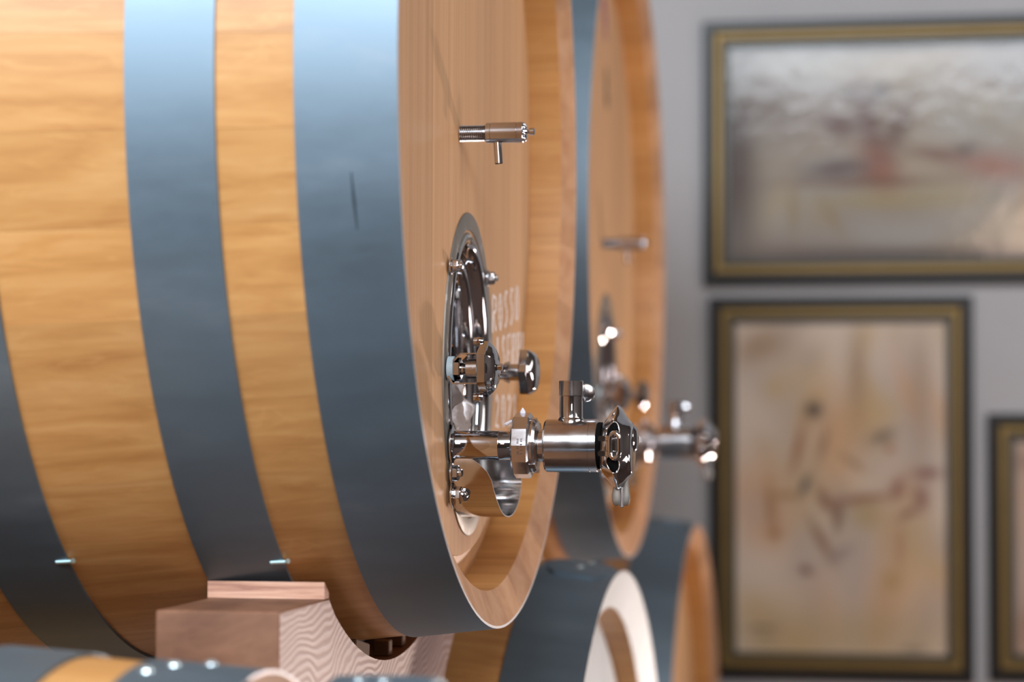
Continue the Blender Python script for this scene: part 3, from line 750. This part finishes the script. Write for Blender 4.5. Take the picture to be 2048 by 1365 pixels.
# spacer blocks in the gap between barrel and cradle
for k, (a, x0, x1) in enumerate(((-.17, -.213, -.185), (.035, -.205, -.180), (.145, -.205, -.178))):
    bm = bmesh.new(); q = []
    w_ = (.055, .014, .015)[k]
    for (rr, da) in ((.7985, -w_), (.7985, w_), (.7755, w_), (.7755, -w_)):
        q.append((rr*math.sin(a+da), -rr*math.cos(a+da)))
    prism(bm, q, x0, x1, 'X'); bmesh.ops.bevel(bm, geom=list(bm.edges), offset=.0015, segments=1, affect='EDGES')
    o = finish('spacer_block', bm, M_STONE, None, smooth=False, loc=(0, 0, ZC))
    tag(o, ('brown spacer block in the left of the gap between beam and barrel', 'narrow brown spacer in the middle of the gap over the beam', 'speckled spacer at the right of the gap over the beam')[k], 'spacer', 'spacers between barrel and beam')
# floor cradles under the lower row
for (x, y, zt, R, w_) in ((.05, 1.01, -.724, RA, 'middle'), (.012, 3.03, -.712, RB, 'back'), (-.088, -1.01, -.7175, RF, 'front')):
    for xx, wh in ((-.36, 'front end'), (-1.72, 'rear end')):
        rc = prof_r(.3, R)+.006; cz = zt-R; lo = -ZC
        ya = min(.55, R*.7); poly = [(-.62, lo), (.62, lo), (.62, cz-math.sqrt(rc*rc-ya*ya)), (ya, cz-math.sqrt(rc*rc-ya*ya))]+arcpts(0, cz, rc, ya, -ya)[1:]+[(-.62, cz-math.sqrt(rc*rc-ya*ya))]
        bm = bmesh.new(); prism(bm, poly, x+xx, x+xx+.14, 'X'); o = finish('floor_cradle', bm, W_BEAM, None, smooth=True, loc=(0, y, ZC), angle=25)
        tag(o, 'floor cradle under the %s of the %s lower barrel' % (wh, w_), 'wooden cradle', 'floor cradles under the lower barrels')

# ------------------------------------------------------------------ framed pictures
def ringbar(bm, x0, x1, z0, z1, wd, y0, y1, bev=.003):
    """rectangular mitred moulding between outer rectangle and inner, front at y0 (towards the camera)"""
    O = [(x0, z0), (x1, z0), (x1, z1), (x0, z1)]; I = [(x0+wd, z0+wd), (x1-wd, z0+wd), (x1-wd, z1-wd), (x0+wd, z1-wd)]
    B = [(x0+bev, z0+bev), (x1-bev, z0+bev), (x1-bev, z1-bev), (x0+bev, z1-bev)]; D = [(x0+wd-bev, z0+wd-bev), (x1-wd+bev, z0+wd-bev), (x1-wd+bev, z1-wd+bev), (x0+wd-bev, z1-wd+bev)]
    L = [[bm.verts.new((x, y, z)) for x, z in P] for P, y in ((O, y1), (O, y0+bev), (B, y0), (D, y0), (I, y0+bev), (I, y1))]
    for a in range(6):
        b = (a+1) % 6
        for k in range(4):
            j = (k+1) % 4; bm.faces.new((L[a][k], L[a][j], L[b][j], L[b][k]))
def blob(p, c, s, rot=0):
    dx, dz = p[0]-c[0], p[1]-c[1]; ca, sa = math.cos(rot), math.sin(rot)
    u, v = (dx*ca+dz*sa)/s[0], (-dx*sa+dz*ca)/s[1]; return math.exp(-(u*u+v*v))
def srgb(c): return [((v/255+.055)/1.055)**2.4 if v/255 > .04045 else v/255/12.92 for v in c]
def canvas_mesh(x0, x1, z0, z1, base, blobs, y, nx, nz, seed):
    rnd = random.Random(seed); verts = []; cols = []
    spots = [((rnd.random(), rnd.random()), (rnd.uniform(.04, .16), rnd.uniform(.04, .16)), rnd.uniform(0, 3), rnd.choice(base[1])) for _ in range(70)]
    for j in range(nz+1):
        for i in range(nx+1):
            u, v = i/nx, j/nz; c = list(srgb(base[0]))
            for (cc, s, rt_, col) in spots:
                k = .46*blob((u, v), cc, s, rt_)
                cl = srgb(col); c = [a*(1-k)+b*k for a, b in zip(c, cl)]
            for (cc, s, rt_, col, st) in blobs:
                k = st*blob((u, v), cc, s, rt_); cl = srgb([q*.84 for q in col]); c = [a*(1-k)+b*k for a, b in zip(c, cl)]
            verts.append((x0+(x1-x0)*u, y, z0+(z1-z0)*v)); cols.append(c)
    faces = [(j*(nx+1)+i, j*(nx+1)+i+1, (j+1)*(nx+1)+i+1, (j+1)*(nx+1)+i) for j in range(nz) for i in range(nx)]
    me = bpy.data.meshes.new('canvas'); me.from_pydata(verts, [], faces)
    at = me.color_attributes.new('paint', 'FLOAT_COLOR', 'POINT')
    for k, c in enumerate(cols): at.data[k].color = (*c, 1)
    return me
def canvas_mat(name, rough, coat, bump):
    m, nt, b = mat(name); a = N(nt, 'ShaderNodeVertexColor'); a.layer_name = 'paint'; nt.links.new(a.outputs[0], b.inputs['Base Color'])
    b.inputs['Roughness'].default_value = .7; b.inputs['Coat Weight'].default_value = coat; b.inputs['Coat Roughness'].default_value = rough
    tc = N(nt, 'ShaderNodeTexCoord'); n = N(nt, 'ShaderNodeTexNoise'); n.inputs['Scale'].default_value = 22; n.inputs['Detail'].default_value = 3
    nt.links.new(tc.outputs['Object'], n.inputs['Vector']); bp = N(nt, 'ShaderNodeBump'); bp.inputs['Strength'].default_value = bump; bp.inputs['Distance'].default_value = .01
    nt.links.new(n.outputs['Fac'], bp.inputs['Height']); nt.links.new(bp.outputs[0], b.inputs['Normal']); nt.links.new(bp.outputs[0], b.inputs['Coat Normal'])
    return m
M_CV1 = canvas_mat('varnished_painting', .10, .52, .10); M_CV2 = canvas_mat('matt_painting', .4, .25, .1)
YW = Y1
def picture(x0, x1, z0, z1, label, base, blobs, cm, seed, nx=90, nz=90, w3=(.034, .034, .018)):
    cx, cz = (x0+x1)/2, (z0+z1)/2
    root = empty('framed_picture', (cx, YW, ZC+z0)); tag(root, label, 'picture', 'framed pictures on the back wall')
    w, h = (x1-x0)/2, z1-z0
    a, b, c = w3
    bm = bmesh.new(); ringbar(bm, -w, w, 0, h, a, -.040, -.001, .006); finish('frame', bm, M_FBLACK, root, smooth=False)
    bm = bmesh.new(); ringbar(bm, -w+a, w-a, a, h-a, b, -.046, -.001, .008); finish('gilt_band', bm, M_GOLD, root, smooth=False)
    bm = bmesh.new(); q = a+b; ringbar(bm, -w+q, w-q, q, h-q, c, -.034, -.001, .003); finish('inner_lip', bm, M_FGREEN, root, smooth=False)
    q += c; me = canvas_mesh(-w+q-.001, w-q+.001, q-.001, h-q+.001, base, blobs, -.020, nx, nz, seed)
    link('painting', me, cm, root, smooth=True)
    bm = bmesh.new(); box(bm, -w+.01, w-.01, -.019, -.001, .01, h-.01); finish('backing_board', bm, M_FGREEN, root, smooth=False)
    return root
BR = (95, 50, 38); PK = (165, 110, 90); OC = (190, 140, 80)
picture(-.078, 1.34, .037, .918, 'wide landscape-format picture at the top, glossy, brown forms on a grey ground',
        ((150, 142, 132), [(150, 130, 100), (140, 130, 125), (170, 150, 115), (130, 115, 105)]),
        [((.02, .5), (.065, .6), 0, (70, 48, 42), .9), ((.1, .72), (.07, .12), .3, (110, 85, 65), .8), ((.5, .02), (.6, .035), 0, (90, 65, 55), .8), ((.5, .99), (.7, .03), 0, (70, 55, 52), .8),
         ((.37, .62), (.035, .22), .12, BR, .9), ((.29, .63), (.045, .07), .5, BR, .9), ((.44, .60), (.04, .16), -.2, (100, 62, 50), .85), ((.40, .78), (.025, .05), 0, (80, 62, 60), .8), ((.32, .77), (.02, .04), 0, (110, 90, 84), .6),
         ((.40, .40), (.05, .12), .2, (175, 105, 75), .8), ((.54, .48), (.08, .03), -.3, (120, 70, 55), .8), ((.29, .42), (.10, .045), .15, (95, 75, 72), .85), ((.36, .355), (.20, .022), 0, (120, 82, 60), .9), ((.70, .42), (.10, .06), -.25, (180, 110, 85), .7), ((.62, .50), (.03, .03), 0, (90, 70, 70), .7),
         ((.42, .27), (.22, .05), 0, (175, 155, 110), .8), ((.17, .22), (.012, .12), 0, (160, 130, 80), .6), ((.27, .20), (.012, .10), .3, (160, 130, 80), .6), ((.78, .25), (.015, .12), 0, (190, 140, 90), .6), ((.85, .40), (.05, .05), .6, (185, 140, 75), .7)],
        M_CV1, 3)
picture(-.058, .800, -1.262, -.004, 'upright picture in the middle, ochre wash with brown curved forms',
        ((210, 188, 168), [(205, 146, 90), (180, 150, 110), (172, 156, 146), (188, 150, 84), (170, 152, 140)]),
        [((.12, .93), (.14, .06), .2, (160, 115, 60), .7), ((.5, .05), (.7, .10), 0, (196, 160, 96), .6), ((.58, .85), (.05, .14), 0, (168, 128, 84), .6), ((.88, .80), (.06, .25), 0, (176, 138, 96), .5),
         ((.375, .735), (.042, .026), 0, (45, 34, 30), 1), ((.70, .655), (.06, .022), .2, (100, 80, 50), .75), ((.735, .62), (.03, .022), 0, (190, 130, 80), .7),
         ((.30, .62), (.022, .075), -.35, (175, 105, 45), .85), ((.42, .63), (.018, .055), -.4, (140, 95, 55), .7), ((.33, .505), (.040, .018), .9, (48, 44, 40), .95), ((.43, .46), (.06, .025), -.7, (140, 85, 40), .85), ((.49, .415), (.022, .05), -.2, (115, 70, 35), .9), ((.41, .34), (.022, .085), .75, (150, 100, 55), .9), ((.335, .25), (.035, .014), -.1, (120, 70, 45), .9),
         ((.60, .465), (.14, .018), .08, (150, 82, 55), .85), ((.77, .50), (.04, .03), .6, (150, 80, 55), .8), ((.56, .575), (.07, .014), -.4, (170, 125, 70), .7), ((.17, .44), (.022, .075), .1, (185, 125, 60), .85), ((.24, .475), (.07, .014), 0, (180, 130, 70), .7), ((.19, .36), (.03, .02), 0, (185, 125, 65), .8),
         ((.91, .545), (.07, .018), 0, (140, 70, 50), .85), ((.88, .47), (.035, .04), .7, (145, 75, 55), .8), ((.82, .425), (.05, .014), .3, (145, 80, 60), .8), ((.78, .33), (.02, .06), 0, (190, 130, 95), .6), ((.50, .30), (.06, .022), .3, (150, 125, 125), .6),
         ((.63, .42), (.09, .05), 0, (190, 155, 85), .7), ((.74, .22), (.05, .03), 0, (195, 155, 85), .7), ((.13, .075), (.07, .008), 0, (120, 100, 75), .7), ((.14, .045), (.05, .006), 0, (130, 105, 80), .6), ((.84, .018), (.06, .007), 0, (110, 95, 60), .7)],
        M_CV2, 5, 90, 130)
picture(.845, 1.60, -1.254, -.390, 'picture at the right edge, only its left side in view',
        ((172, 146, 128), [(176, 140, 110), (160, 120, 90), (178, 158, 146)]),
        [((.09, .14), (.05, .10), 0, (140, 85, 45), .8), ((.06, .9), (.08, .05), 0, (150, 110, 85), .6), ((.5, .5), (.2, .2), 0, (150, 100, 70), .7)], M_CV2, 9, 50, 50)
